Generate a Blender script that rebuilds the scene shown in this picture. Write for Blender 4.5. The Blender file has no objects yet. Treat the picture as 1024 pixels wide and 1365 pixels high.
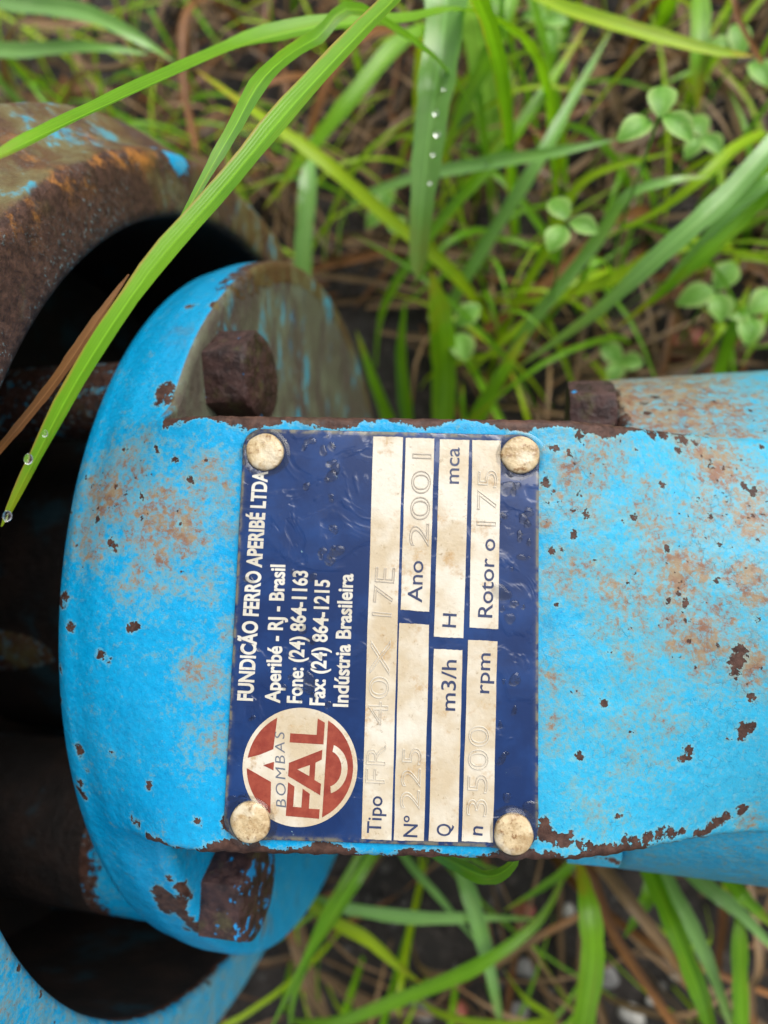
import bpy, math, random
import numpy as np
from mathutils import Matrix, Vector

random.seed(7)
rng = np.random.default_rng(7)
scn = bpy.context.scene
COL = scn.collection
MM = 0.001
GZ = 160.0            # height of the pump axis above the soil, mm

# ------------------------------------------------------------------ camera
FPX, VX, VY, ROLL = 785.0, 678.5, 761.5, 0.016
CAM = np.array([0.0, 6.4, 227.7])              # mm, relative to the pump axis
_d = np.array([VX - 512, -(VY - 682.5), -FPX]); _d /= np.linalg.norm(_d)
_Z = -_d
_X = np.array([math.cos(ROLL), -math.sin(ROLL), 0.0]); _X -= _Z * _X.dot(_Z); _X /= np.linalg.norm(_X)
_Y = np.cross(_Z, _X)
CM = np.array([_X, _Y, _Z]).T                  # world -> camera
cam_d = bpy.data.cameras.new('camera')
cam = bpy.data.objects.new('camera', cam_d); COL.objects.link(cam)
m4 = Matrix.Identity(4)
for i in range(3):
    for j in range(3):
        m4[i][j] = CM.T[i][j]
    m4[i][3] = (CAM[i] + (GZ if i == 2 else 0)) * MM
cam.matrix_world = m4
cam_d.sensor_fit = 'VERTICAL'; cam_d.sensor_height = 36.0; cam_d.sensor_width = 27.0
cam_d.lens = FPX / 1365 * 36.0
cam_d.clip_start = 0.005; cam_d.clip_end = 200.0
cam_d.dof.use_dof = True
cam_d.dof.focus_distance = 0.113
cam_d.dof.aperture_fstop = 8.5
scn.camera = cam

# ------------------------------------------------------------------ sky, sun, exposure
SUN_EL, SUN_AZ = 46.0, 40.0
w = bpy.data.worlds.new('World'); scn.world = w; w.use_nodes = True
nt = w.node_tree; nt.nodes.clear()
sky = nt.nodes.new('ShaderNodeTexSky'); sky.sky_type = 'NISHITA'; sky.sun_disc = False
sky.sun_elevation = math.radians(SUN_EL); sky.sun_rotation = math.radians(SUN_AZ)
sky.air_density = 1.0; sky.dust_density = 4.0; sky.ozone_density = 1.0
hs = nt.nodes.new('ShaderNodeHueSaturation'); hs.inputs['Saturation'].default_value = 0.30
bg = nt.nodes.new('ShaderNodeBackground'); bg.inputs['Strength'].default_value = 0.14
wo = nt.nodes.new('ShaderNodeOutputWorld')
nt.links.new(sky.outputs[0], hs.inputs['Color']); nt.links.new(hs.outputs[0], bg.inputs['Color'])
nt.links.new(bg.outputs[0], wo.inputs['Surface'])
sd = bpy.data.lights.new('sun', 'SUN'); sd.energy = 1.3; sd.angle = math.radians(45); sd.color = (1.0, 0.97, 0.92)
so = bpy.data.objects.new('sun', sd); COL.objects.link(so)
az = math.radians(SUN_AZ); el = math.radians(SUN_EL)
sv = Vector((math.sin(az) * math.cos(el), math.cos(az) * math.cos(el), math.sin(el)))
so.rotation_euler = (-sv).to_track_quat('-Z', 'Y').to_euler()
vs = scn.view_settings
vs.view_transform = 'Standard'; vs.look = 'None'; vs.gamma = 1.0; vs.exposure = 0.42
vs.use_curve_mapping = False

# ------------------------------------------------------------------ maths helpers
def proj(P):
    q = (np.asarray(P, float) - CAM) @ CM.T
    return np.stack([512 + FPX * q[..., 0] / -q[..., 2], 682.5 - FPX * q[..., 1] / -q[..., 2]], -1), -q[..., 2]
def ray(px, py):
    return CM.T @ np.array([px - 512, -(py - 682.5), -FPX])
def at(px, py, z):                              # point of the place on the level z that is seen there
    r = ray(px, py); return CAM + r * (z - CAM[2]) / r[2]
def at_x(px, py, x):
    r = ray(px, py); return CAM + r * (x - CAM[0]) / r[0]
PS = 0.2
def plane_z(x): return 119.0 - PS * (x + 60.0)  # sloping pad that carries the nameplate
def at_pad(px, py):
    r = ray(px, py); t = (119.0 - PS * (CAM[0] + 60.0) - CAM[2]) / (r[2] + PS * r[0]); return CAM + t * r
def sstep(a, b, x):
    t = np.clip((np.asarray(x, float) - a) / (b - a), 0, 1); return t * t * (3 - 2 * t)

# ------------------------------------------------------------------ node helpers
def new_mat(name):
    m = bpy.data.materials.new(name); m.use_nodes = True
    t = m.node_tree; t.nodes.clear()
    o = t.nodes.new('ShaderNodeOutputMaterial'); b = t.nodes.new('ShaderNodeBsdfPrincipled')
    t.links.new(b.outputs[0], o.inputs['Surface'])
    return m, G(t), b, o
class G:
    def __init__(s, t): s.t = t
    def put(s, sock, v):
        if isinstance(v, bpy.types.NodeSocket): s.t.links.new(v, sock)
        elif isinstance(v, (tuple, list)):
            sock.default_value = (*v, 1.0) if len(v) == 3 and sock.type == 'RGBA' else v
        else: sock.default_value = v
    def math(s, op, a, b=0.0, c=None, clamp=False):
        n = s.t.nodes.new('ShaderNodeMath'); n.operation = op; n.use_clamp = clamp
        s.put(n.inputs[0], a); s.put(n.inputs[1], b)
        if c is not None: s.put(n.inputs[2], c)
        return n.outputs[0]
    def add(s, a, b): return s.math('ADD', a, b)
    def mul(s, a, b): return s.math('MULTIPLY', a, b)
    def ramp(s, v, lo, hi, a=0.0, b=1.0):
        n = s.t.nodes.new('ShaderNodeMapRange'); n.interpolation_type = 'SMOOTHSTEP'
        s.put(n.inputs[0], v); s.put(n.inputs[1], lo); s.put(n.inputs[2], hi); s.put(n.inputs[3], a); s.put(n.inputs[4], b)
        return n.outputs[0]
    def mix(s, f, a, b, mode='MIX'):
        n = s.t.nodes.new('ShaderNodeMix'); n.data_type = 'RGBA'; n.blend_type = mode
        s.put(n.inputs[0], f); s.put(n.inputs[6], a); s.put(n.inputs[7], b); return n.outputs[2]
    def attr(s, name):
        n = s.t.nodes.new('ShaderNodeAttribute'); n.attribute_name = name; return n.outputs['Fac']
    def uv(s):
        n = s.t.nodes.new('ShaderNodeAttribute'); n.attribute_name = 'blade'
        x = s.t.nodes.new('ShaderNodeSeparateXYZ'); s.t.links.new(n.outputs['Vector'], x.inputs[0]); return x.outputs
    def co(s, stretch=(1, 1, 1)):
        c = s.t.nodes.new('ShaderNodeTexCoord')
        v = s.t.nodes.new('ShaderNodeVectorMath'); v.operation = 'MULTIPLY'
        s.t.links.new(c.outputs['Object'], v.inputs[0]); v.inputs[1].default_value = tuple(1000.0 * k for k in stretch)
        return v.outputs[0]
    def noise(s, co, scale, detail=3.0, rough=0.55, dist=0.0, col=False):
        n = s.t.nodes.new('ShaderNodeTexNoise'); s.put(n.inputs['Vector'], co)
        n.inputs['Scale'].default_value = scale; n.inputs['Detail'].default_value = detail
        n.inputs['Roughness'].default_value = rough; n.inputs['Distortion'].default_value = dist
        return n.outputs['Color' if col else 'Fac']
    def voro(s, co, scale, feat='F1', out='Distance'):
        n = s.t.nodes.new('ShaderNodeTexVoronoi'); n.feature = feat; s.put(n.inputs['Vector'], co)
        n.inputs['Scale'].default_value = scale; return n.outputs[out]
    def bump(s, h, strength=1.0, dist=0.001, normal=None):
        n = s.t.nodes.new('ShaderNodeBump'); n.inputs['Strength'].default_value = strength
        n.inputs['Distance'].default_value = dist; s.put(n.inputs['Height'], h)
        if normal is not None: s.put(n.inputs['Normal'], normal)
        return n.outputs[0]

# ------------------------------------------------------------------ materials
def paint_material():
    m, g, b, o = new_mat('chipped_blue_paint')
    co = g.co()
    jag = g.noise(co, 0.42, 4, 0.6); jag2 = g.noise(co, 1.5, 3, 0.6); fine = g.noise(co, 3.2, 3, 0.6)
    chip = g.add(g.attr('chip'), g.add(g.mul(g.math('SUBTRACT', jag, 0.5), 4.2), g.mul(g.math('SUBTRACT', jag2, 0.5), 2.0)))
    chip = g.math('ADD', chip, 0.12)
    stain = g.attr('stain'); rust = g.attr('rust'); moss = g.attr('moss'); fade = g.attr('fade')
    pitn = g.noise(co, 0.62, 3, 0.55)
    pit = g.ramp(pitn, g.math('SUBTRACT', 0.785, g.mul(stain, 0.155)), g.math('SUBTRACT', 0.81, g.mul(stain, 0.155)))
    rustn = g.noise(co, 0.30, 6, 0.72)
    rustv = g.add(rust, g.mul(g.math('SUBTRACT', rustn, 0.5), 1.5))
    rmask = g.ramp(rustv, 0.47, 0.55)
    cmask = g.ramp(chip, -0.04, 0.10)
    bare = g.math('MAXIMUM', g.math('MAXIMUM', cmask, pit), rmask)
    # paint
    pn = g.noise(co, 0.05, 4, 0.6)
    pf = g.math('ADD', fade, g.mul(g.math('SUBTRACT', pn, 0.5), 0.7), clamp=True)
    pcol = g.mix(pf, (0.000, 0.305, 0.61), (0.040, 0.40, 0.60))
    mo = g.noise(co, 1.1, 5, 0.65)  # light and dark of the orange-peel relief, painted into the colour
    pcol = g.mix(g.ramp(mo, 0.48, 0.72, 0.0, 0.55), pcol, (0.008, 0.40, 0.72))
    pcol = g.mix(g.ramp(mo, 0.30, 0.46, 0.55, 0.0), pcol, (0.0, 0.20, 0.46))
    wn = g.noise(co, 0.9, 5, 0.7)
    pcol = g.mix(g.mul(g.ramp(wn, 0.50, 0.68), g.math('ADD', 0.02, g.mul(fade, 0.5))), pcol, (0.20, 0.42, 0.47))
    # brown run-off stains
    s1 = g.noise(co, 0.20, 6, 0.75); s2 = g.noise(co, 0.85, 6, 0.75)
    st = g.add(g.add(g.mul(stain, 1.32), g.mul(g.math('SUBTRACT', s1, 0.5), 2.7)), g.add(g.mul(g.math('SUBTRACT', s2, 0.5), 3.0), -0.66))
    smask = g.mul(g.ramp(st, 0.0, 0.75), 0.88)
    scol = g.mix(g.ramp(g.noise(co, 0.35, 4), 0.4, 0.65), (0.30, 0.19, 0.085), (0.24, 0.085, 0.025))
    tealm = g.mul(g.ramp(st, -0.45, 0.12), 0.62)
    pcol = g.mix(tealm, pcol, (0.17, 0.34, 0.34))
    pcol = g.mix(smask, pcol, scol)
    # old pale rim of the paint film beside a chip
    rim = g.mul(g.ramp(chip, -0.75, -0.1), 0.45)
    pcol = g.mix(rim, pcol, (0.22, 0.45, 0.45))
    # hairline cracks
    wco = g.t.nodes.new('ShaderNodeVectorMath'); wco.operation = 'ADD'
    g.put(wco.inputs[0], co); dn = g.noise(co, 0.5, 3, 0.6, col=True)
    sc = g.t.nodes.new('ShaderNodeVectorMath'); sc.operation = 'SCALE'; g.put(sc.inputs[0], dn); sc.inputs[3].default_value = 2.2
    g.put(wco.inputs[1], sc.outputs[0])
    ed = g.voro(wco.outputs[0], 0.42, 'DISTANCE_TO_EDGE')
    crk = g.mul(g.ramp(ed, 0.0, 0.05, 1.0, 0.0), g.mul(g.ramp(g.noise(co, 0.06, 3), 0.44, 0.62), g.ramp(g.noise(co, 0.35, 3), 0.42, 0.6)))
    crk = g.mul(crk, g.math('ADD', 0.25, g.mul(fade, 0.9)))
    pcol = g.mix(g.mul(crk, 0.30), pcol, (0.05, 0.12, 0.15))
    # moss / algae wash over paint
    mco = g.co((0.8, 0.5, 1.0))
    mn = g.noise(mco, 0.09, 5, 0.6)
    mm = g.ramp(g.add(moss, g.mul(g.math('SUBTRACT', mn, 0.5), 2.2)), 0.25, 0.8)
    mcol = g.mix(g.ramp(g.noise(mco, 0.13, 5, 0.6), 0.36, 0.64), (0.115, 0.074, 0.024), (0.175, 0.165, 0.075))
    mcol = g.mix(g.ramp(g.noise(mco, 0.08, 5, 0.7), 0.46, 0.62), mcol, (0.11, 0.056, 0.022))
    mcol = g.mix(g.mul(g.ramp(g.noise(mco, 0.13, 4, 0.65), 0.55, 0.66), g.ramp(g.noise(co, 0.03, 2), 0.4, 0.6)), mcol, (0.06, 0.34, 0.46))
    # bare iron
    icol = g.mix(g.ramp(g.noise(co, 0.4, 6, 0.7), 0.35, 0.7), (0.042, 0.020, 0.015), (0.115, 0.058, 0.041))
    icol = g.mix(g.mul(g.ramp(g.noise(co, 0.09, 5, 0.7), 0.50, 0.66), g.math('MINIMUM', g.attr('orange'), 1.0)), icol, (0.42, 0.17, 0.035))
    speck = g.mul(g.ramp(g.noise(co, 0.9, 5, 0.75), 0.56, 0.64), g.mul(rmask, g.ramp(g.noise(co, 0.05, 3), 0.42, 0.60)))
    icol = g.mix(g.mul(speck, 0.75), icol, (0.20, 0.33, 0.36))
    col = g.mix(bare, pcol, icol)
    col = g.mix(g.mul(mm, 0.92), col, mcol)
    g.put(b.inputs['Base Color'], col)
    ro = g.ramp(bare, 0, 1, 0.33, 0.5)
    g.put(b.inputs['Roughness'], g.math('ADD', ro, g.mul(g.math('SUBTRACT', jag2, 0.5), 0.3)))
    b.inputs['Specular IOR Level'].default_value = 0.26
    h = g.mul(g.math('SUBTRACT', 1.0, g.math('MAXIMUM', cmask, pit)), 0.28)
    h = g.add(h, g.mul(g.noise(co, 0.5, 4, 0.55), 0.20))
    h = g.add(h, g.mul(fine, 0.07))
    h = g.add(h, g.mul(g.noise(co, 0.11, 3, 0.5), 1.0))
    h = g.math('SUBTRACT', h, g.mul(crk, 0.06))
    h = g.add(h, g.mul(g.mul(rmask, g.noise(co, 0.9, 5, 0.65)), 0.5))
    g.put(b.inputs['Normal'], g.bump(h, 0.9))
    return m
M_PAINT = paint_material()

def iron_material():
    m, g, b, o = new_mat('rusty_iron')
    co = g.co()
    c = g.mix(g.ramp(g.noise(co, 0.25, 5, 0.65), 0.35, 0.65), (0.026, 0.012, 0.011), (0.075, 0.035, 0.030))
    c = g.mix(g.mul(g.ramp(g.noise(co, 0.16, 4, 0.6), 0.55, 0.68), 0.6), c, (0.085, 0.075, 0.028))
    fl = g.ramp(g.add(g.noise(co, 0.33, 5, 0.6), g.mul(g.attr('flake'), 0.34)), 0.69, 0.72)
    c = g.mix(fl, c, (0.01, 0.27, 0.62))
    g.put(b.inputs['Base Color'], c)
    g.put(b.inputs['Roughness'], g.ramp(g.noise(co, 0.5, 3), 0.3, 0.7, 0.35, 0.7))
    g.put(b.inputs['Normal'], g.bump(g.add(g.mul(g.noise(co, 0.45, 5, 0.65), 0.9), g.mul(fl, 0.2)), 0.8))
    return m
M_IRON = iron_material()

def dark_iron_material():  # near-black iron: the shade inside the casing is put into its colour
    m, g, b, o = new_mat('shade_dark_iron')
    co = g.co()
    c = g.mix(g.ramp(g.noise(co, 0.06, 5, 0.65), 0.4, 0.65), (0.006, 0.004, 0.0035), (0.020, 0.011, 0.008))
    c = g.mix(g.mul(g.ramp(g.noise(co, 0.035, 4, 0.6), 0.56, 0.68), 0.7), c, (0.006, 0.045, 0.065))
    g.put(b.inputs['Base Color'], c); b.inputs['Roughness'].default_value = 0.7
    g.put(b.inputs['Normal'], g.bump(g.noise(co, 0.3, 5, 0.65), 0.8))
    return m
M_DARK = dark_iron_material()

def plate_material():
    m, g, b, o = new_mat('wet_navy_plate')
    co = g.co()
    n1 = g.noise(co, 0.10, 4, 0.6)
    c = g.mix(g.ramp(n1, 0.35, 0.7), (0.003, 0.022, 0.100), (0.007, 0.040, 0.16))
    sc = g.ramp(g.noise(co, 0.33, 5, 0.7), 0.70, 0.73)
    c = g.mix(sc, c, (0.22, 0.36, 0.40))
    gr = g.mul(g.ramp(g.attr('edge'), 0.0, 1.0), g.ramp(g.noise(co, 0.5, 4), 0.35, 0.6))
    c = g.mix(g.mul(gr, 0.8), c, (0.20, 0.18, 0.11))
    g.put(b.inputs['Base Color'], c)
    b.inputs['Specular IOR Level'].default_value = 0.38
    film = g.ramp(g.noise(co, 0.10, 3, 0.5, 0.9), 0.46, 0.56)
    fil2 = g.ramp(g.noise(co, 0.24, 2, 0.45, 0.6), 0.60, 0.72)
    h = g.add(g.mul(film, 0.20), g.add(g.mul(fil2, 0.10), g.mul(g.noise(co, 0.05, 2), 2.6)))
    nb = g.bump(h, 0.85)
    wet = g.math('MAXIMUM', film, fil2)
    g.put(b.inputs['Roughness'], g.ramp(wet, 0, 1, 0.40, 0.25))
    g.put(b.inputs['Coat Weight'], g.ramp(wet, 0, 1, 0.05, 0.9))
    g.put(b.inputs['Coat Normal'], nb)
    b.inputs['Coat Roughness'].default_value = 0.05; b.inputs['Coat IOR'].default_value = 1.4
    g.put(b.inputs['Normal'], g.bump(g.add(g.mul(g.noise(co, 0.9, 4), 0.03), g.mul(film, 0.08)), 0.6))
    return m
M_PLATE = plate_material()

def cream_material(name, c1, c2, c3, bumpy=True):
    m, g, b, o = new_mat(name)
    co = g.co()
    c = g.mix(g.ramp(g.noise(co, 0.07, 4, 0.6), 0.38, 0.62), c1, c2)
    c = g.mix(g.mul(g.ramp(g.noise(co, 0.16, 6, 0.72), 0.54, 0.70), 0.75), c, c3)
    c = g.mix(g.mul(g.ramp(g.noise(co, 0.9, 5, 0.7), 0.60, 0.72), 0.6), c, tuple(k * 0.5 for k in c3))
    g.put(b.inputs['Base Color'], c)
    g.put(b.inputs['Roughness'], g.ramp(g.noise(co, 0.2, 3), 0.35, 0.65, 0.22, 0.5))
    h = g.add(g.mul(g.noise(co, 0.30, 4, 0.55), 0.25), g.mul(g.noise(co, 1.4, 3), 0.05))
    g.put(b.inputs['Normal'], g.bump(h, 0.7))
    b.inputs['Coat Weight'].default_value = 0.3; b.inputs['Coat Roughness'].default_value = 0.12
    return m
M_CREAM = cream_material('aged_cream_panel', (0.69, 0.64, 0.53), (0.55, 0.45, 0.30), (0.44, 0.26, 0.09))
M_STAMP = cream_material('stamped_cream', (0.54, 0.49, 0.40), (0.62, 0.57, 0.47), (0.34, 0.25, 0.15))
M_STAMPD = cream_material('grimy_stamping', (0.42, 0.37, 0.30), (0.54, 0.48, 0.39), (0.26, 0.19, 0.12))
M_WHITE = cream_material('worn_white_print', (0.68, 0.66, 0.58), (0.58, 0.54, 0.44), (0.45, 0.38, 0.25))
def rivet_material():
    m, g, b, o = new_mat('tarnished_rivet')
    co = g.co()
    c = g.mix(g.ramp(g.noise(co, 0.35, 6, 0.7), 0.36, 0.62), (0.40, 0.27, 0.13), (0.62, 0.49, 0.29))
    c = g.mix(g.ramp(g.noise(co, 0.8, 5, 0.7), 0.54, 0.66), c, (0.24, 0.13, 0.05))
    c = g.mix(g.mul(g.ramp(g.noise(co, 0.22, 4, 0.6), 0.50, 0.66), 0.8), c, (0.70, 0.62, 0.46))
    g.put(b.inputs['Base Color'], c); g.put(b.inputs['Roughness'], g.ramp(g.noise(co, 0.7, 3), 0.35, 0.65, 0.25, 0.6))
    g.put(b.inputs['Normal'], g.bump(g.add(g.mul(g.noise(co, 0.40, 3, 0.5), 0.6), g.mul(g.noise(co, 1.8, 3), 0.06)), 0.9))
    return m
M_RIVET = rivet_material()
def flat_material(name, c, c2, rough=0.35):
    m, g, b, o = new_mat(name)
    co = g.co()
    cc = g.mix(g.ramp(g.noise(co, 0.5, 5, 0.7), 0.35, 0.68), c, c2)
    g.put(b.inputs['Base Color'], cc); b.inputs['Roughness'].default_value = rough
    g.put(b.inputs['Normal'], g.bump(g.mul(g.noise(co, 0.6, 4), 0.12), 0.6))
    b.inputs['Coat Weight'].default_value = 0.4; b.inputs['Coat Roughness'].default_value = 0.1
    return m
M_RED = flat_material('brick_red_print', (0.24, 0.032, 0.016), (0.32, 0.060, 0.030))
M_NAVY = flat_material('navy_print', (0.016, 0.030, 0.090), (0.035, 0.050, 0.12))
M_GREYINK = flat_material('grey_blue_print', (0.10, 0.12, 0.16), (0.15, 0.16, 0.19))

def water_material():
    m, g, b, o = new_mat('water')
    b.inputs['Base Color'].default_value = (1, 1, 1, 1); b.inputs['Roughness'].default_value = 0.0
    b.inputs['IOR'].default_value = 1.33; b.inputs['Transmission Weight'].default_value = 1.0
    return m
M_WATER = water_material()

def leaf_material(name, ca, cb, cyel, trans=0.35, ribs=True, rough=0.34, spec=0.25):
    m, g, b, o = new_mat(name)
    u = g.uv()          # x across (-1..1), y along (0 base .. 1 tip), z random per blade
    co = g.co()
    n = g.noise(co, 0.05, 3)
    c = g.mix(g.math('ADD', g.mul(u[2], 0.7), g.mul(g.math('SUBTRACT', n, 0.5), 1.2), clamp=True), ca, cb)
    ax = g.math('ABSOLUTE', u[0])
    if not ribs:
        c = g.mix(g.ramp(ax, 0.35, 1.0, 0.0, 0.75), c, (0.45, 0.62, 0.20))
        vein = g.ramp(g.math('SINE', g.add(g.mul(ax, 9.0), g.mul(u[1], -34.0))), 0.6, 1.0)
        c = g.mix(g.mul(vein, 0.25), c, (0.05, 0.16, 0.02))
    if ribs:
        st = g.math('SINE', g.mul(u[0], 26.0))
        c = g.mix(g.ramp(st, -1, 1, 0.0, 0.06), c, tuple(min(1, k * 1.9) for k in cb))
        c = g.mix(g.ramp(ax, 0.0, 0.14, 0.45, 0.0), c, tuple(min(1, k * 1.7 + 0.02) for k in cb))
    cv = g.t.nodes.new('ShaderNodeCombineXYZ')
    g.put(cv.inputs[0], g.mul(u[0], 2.2)); g.put(cv.inputs[1], g.mul(u[1], 5.0)); g.put(cv.inputs[2], g.mul(u[2], 43.0))
    stn = g.noise(cv.outputs[0], 1.0, 5, 0.65)
    c = g.mix(g.ramp(stn, 0.52, 0.72, 0.0, 0.55), c, tuple(min(1, 0.5 * k + 0.5 * q) for k, q in zip(cb, cyel)))
    c = g.mix(g.ramp(stn, 0.28, 0.44, 0.35, 0.0), c, tuple(k * 0.55 for k in ca))
    tip = g.mul(g.ramp(g.add(u[1], g.mul(g.math('SUBTRACT', g.noise(co, 0.08, 4), 0.5), 0.5)), 0.78, 1.02), g.ramp(u[2], 0.25, 0.9))
    c = g.mix(tip, c, cyel)
    edge = g.mul(g.ramp(g.add(u[0], g.mul(g.math('SUBTRACT', g.noise(co, 0.07, 4), 0.5), 0.8)), 0.72, 1.0), g.attr('dead_edge'))
    c = g.mix(edge, c, (0.42, 0.21, 0.05))
    sp = g.ramp(g.noise(co, 0.55, 4, 0.7), 0.68, 0.74)
    c = g.mix(g.mul(sp, 0.5), c, cyel)
    half = g.ramp(u[0], -0.02, 0.02, 0.0, 0.22)  # one side of the fold painted lighter, as if catching more light
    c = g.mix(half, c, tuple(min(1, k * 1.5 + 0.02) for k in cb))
    g.put(b.inputs['Base Color'], c); b.inputs['Roughness'].default_value = rough; b.inputs['Specular IOR Level'].default_value = spec
    h = g.mul(g.noise(g.co((1, 1, 1)), 0.4, 3), 0.12)
    if ribs: h = g.add(h, g.mul(g.math('SINE', g.mul(u[0], 26.0)), 0.022))
    g.put(b.inputs['Normal'], g.bump(h, 0.6))
    tr = g.t.nodes.new('ShaderNodeBsdfTranslucent'); g.put(tr.inputs[0], g.mix(1.0, c, (1.3, 1.25, 0.5), 'MULTIPLY'))
    mx = g.t.nodes.new('ShaderNodeMixShader'); mx.inputs[0].default_value = trans
    g.t.links.new(b.outputs[0], mx.inputs[1]); g.t.links.new(tr.outputs[0], mx.inputs[2]); g.t.links.new(mx.outputs[0], o.inputs['Surface'])
    return m
M_LEAF = leaf_material('grass_leaf', (0.085, 0.26, 0.004), (0.23, 0.50, 0.014), (0.42, 0.32, 0.02), 0.38, True, 0.3, 0.4)
M_PALE = leaf_material('pale_wet_leaf', (0.17, 0.40, 0.070), (0.28, 0.53, 0.150), (0.36, 0.36, 0.08), 0.35, True, 0.22, 0.6)  # pale leaf, its colour lightened further for the white sheen of water
M_LIME = leaf_material('yellow_green_leaf', (0.19, 0.40, 0.006), (0.36, 0.50, 0.010), (0.50, 0.31, 0.03))
M_STRAW = leaf_material('dead_straw', (0.040, 0.024, 0.014), (0.30, 0.19, 0.095), (0.30, 0.13, 0.04), 0.15)
M_RUSSET = leaf_material('russet_stalk', (0.075, 0.032, 0.014), (0.24, 0.105, 0.032), (0.30, 0.13, 0.04), 0.15)
M_CLOVER = leaf_material('clover_leaf', (0.13, 0.35, 0.035), (0.24, 0.48, 0.085), (0.30, 0.38, 0.10), 0.3, False)

def soil_material():
    m, g, b, o = new_mat('wet_soil')
    co = g.co()
    c = g.mix(g.ramp(g.noise(co, 0.03, 6, 0.7), 0.35, 0.65), (0.012, 0.009, 0.007), (0.040, 0.031, 0.026))
    c = g.mix(g.ramp(g.noise(co, 0.15, 5, 0.7), 0.55, 0.72), c, (0.12, 0.095, 0.08))
    g.put(b.inputs['Base Color'], c)
    g.put(b.inputs['Roughness'], g.ramp(g.noise(co, 0.05, 4), 0.4, 0.6, 0.45, 0.85))
    g.put(b.inputs['Normal'], g.bump(g.mul(g.noise(co, 0.12, 6, 0.7), 6.0), 0.9))
    return m
M_SOIL = soil_material()
def stone_material(name, a, c2):
    m, g, b, o = new_mat(name)
    co = g.co()
    g.put(b.inputs['Base Color'], g.mix(g.noise(co, 0.25, 5, 0.7), a, c2)); b.inputs['Roughness'].default_value = 0.5
    g.put(b.inputs['Normal'], g.bump(g.noise(co, 0.5, 4), 0.5))
    return m
M_GRAVEL = stone_material('dark_gravel', (0.025, 0.022, 0.02), (0.12, 0.11, 0.10))
M_ST_W = stone_material('white_stone', (0.30, 0.29, 0.26), (0.58, 0.56, 0.52))
M_ST_G = stone_material('grey_stone', (0.10, 0.10, 0.10), (0.30, 0.29, 0.28))
M_ST_R = stone_material('red_stone', (0.28, 0.06, 0.04), (0.50, 0.17, 0.12))

# ------------------------------------------------------------------ object helpers
def link(me, name, mat, parent=None, smooth=True, loc=None):
    me.materials.append(mat)
    if smooth: me.polygons.foreach_set('use_smooth', np.ones(len(me.polygons), bool))
    o = bpy.data.objects.new(name, me); COL.objects.link(o)
    if parent is not None: o.parent = parent
    if loc is not None: o.location = loc
    return o
def mesh(name, V, F, mat, parent=None, attrs=None, smooth=True, origin=None, sharp=None):
    """V in mm relative to the pump axis."""
    V = np.asarray(V, float); Wd = (V + np.array([0, 0, GZ])) * MM
    loc = None
    if origin is not None:
        loc = (np.asarray(origin, float) + np.array([0, 0, GZ])) * MM; Wd = Wd - loc
    me = bpy.data.meshes.new(name); me.from_pydata(Wd.tolist(), [], F); me.update()
    for k, a in (attrs or {}).items():
        a = np.asarray(a, np.float32)
        if a.ndim == 2:
            at_ = me.attributes.new(k, 'FLOAT_VECTOR', 'POINT'); at_.data.foreach_set('vector', a.ravel())
        else:
            at_ = me.attributes.new(k, 'FLOAT', 'POINT'); at_.data.foreach_set('value', a)
    o = link(me, name, mat, parent, smooth, None if loc is None else tuple(loc))
    if smooth and sharp: me.set_sharp_from_angle(angle=math.radians(sharp))
    return o
def tag(o, label, cat, group=None, kind=None):
    if label: o['label'] = label
    if cat: o['category'] = cat
    if group: o['group'] = group
    if kind: o['kind'] = kind
    return o
def grid_faces(nr, nc, close=False):
    F = []
    for i in range(nr - 1):
        for j in range(nc - (0 if close else 1)):
            k = (j + 1) % nc
            F.append((i * nc + j, i * nc + k, (i + 1) * nc + k, (i + 1) * nc + j))
    return F
def lathe(name, prof, yc, zc, mat, parent, attr_fn=None, n=160, cap=(False, False), sharp=35):
    t = np.linspace(0, 2 * np.pi, n, endpoint=False)
    V = np.concatenate([np.stack([np.full(n, x), yc + r * np.sin(t), zc + r * np.cos(t)], -1) for x, r in prof])
    F = [tuple(reversed(f)) for f in grid_faces(len(prof), n, True)]
    if cap[0]: F.append(tuple(range(n - 1, -1, -1))[::-1])
    if cap[1]: F.append(tuple(range((len(prof) - 1) * n, len(prof) * n))[::-1])
    return mesh(name, V, F, mat, parent, attr_fn(V) if attr_fn else None, True, None, sharp)
def densify(prof, step):
    out = [prof[0]]
    for a, b in zip(prof[:-1], prof[1:]):
        k = max(1, int(math.hypot(b[0] - a[0], b[1] - a[1]) / step))
        for i in range(1, k + 1): out.append((a[0] + (b[0] - a[0]) * i / k, a[1] + (b[1] - a[1]) * i / k))
    return out
def blobs(V, lst, mode):
    """Wear fields: lst of (px, py, radius_px[, strength]) looked up on the surface itself."""
    p, d = proj(V); out = np.full(len(V), -6.0) if mode == 'sdf' else np.zeros(len(V))
    for it in lst:
        e = np.hypot(p[:, 0] - it[0], p[:, 1] - it[1]); near = np.where(e < max(9, e.min() + 3))[0]
        k = near[np.argmin(d[near] + e[near] * 0.5)]
        if e[k] > 25: continue
        r = it[2] * d[k] / FPX; q = np.linalg.norm(V - V[k], axis=1)
        if mode == 'sdf': out = np.maximum(out, r - q)
        else: out = np.maximum(out, it[3] * np.exp(-(q / r) ** 2))
    return out

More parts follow.
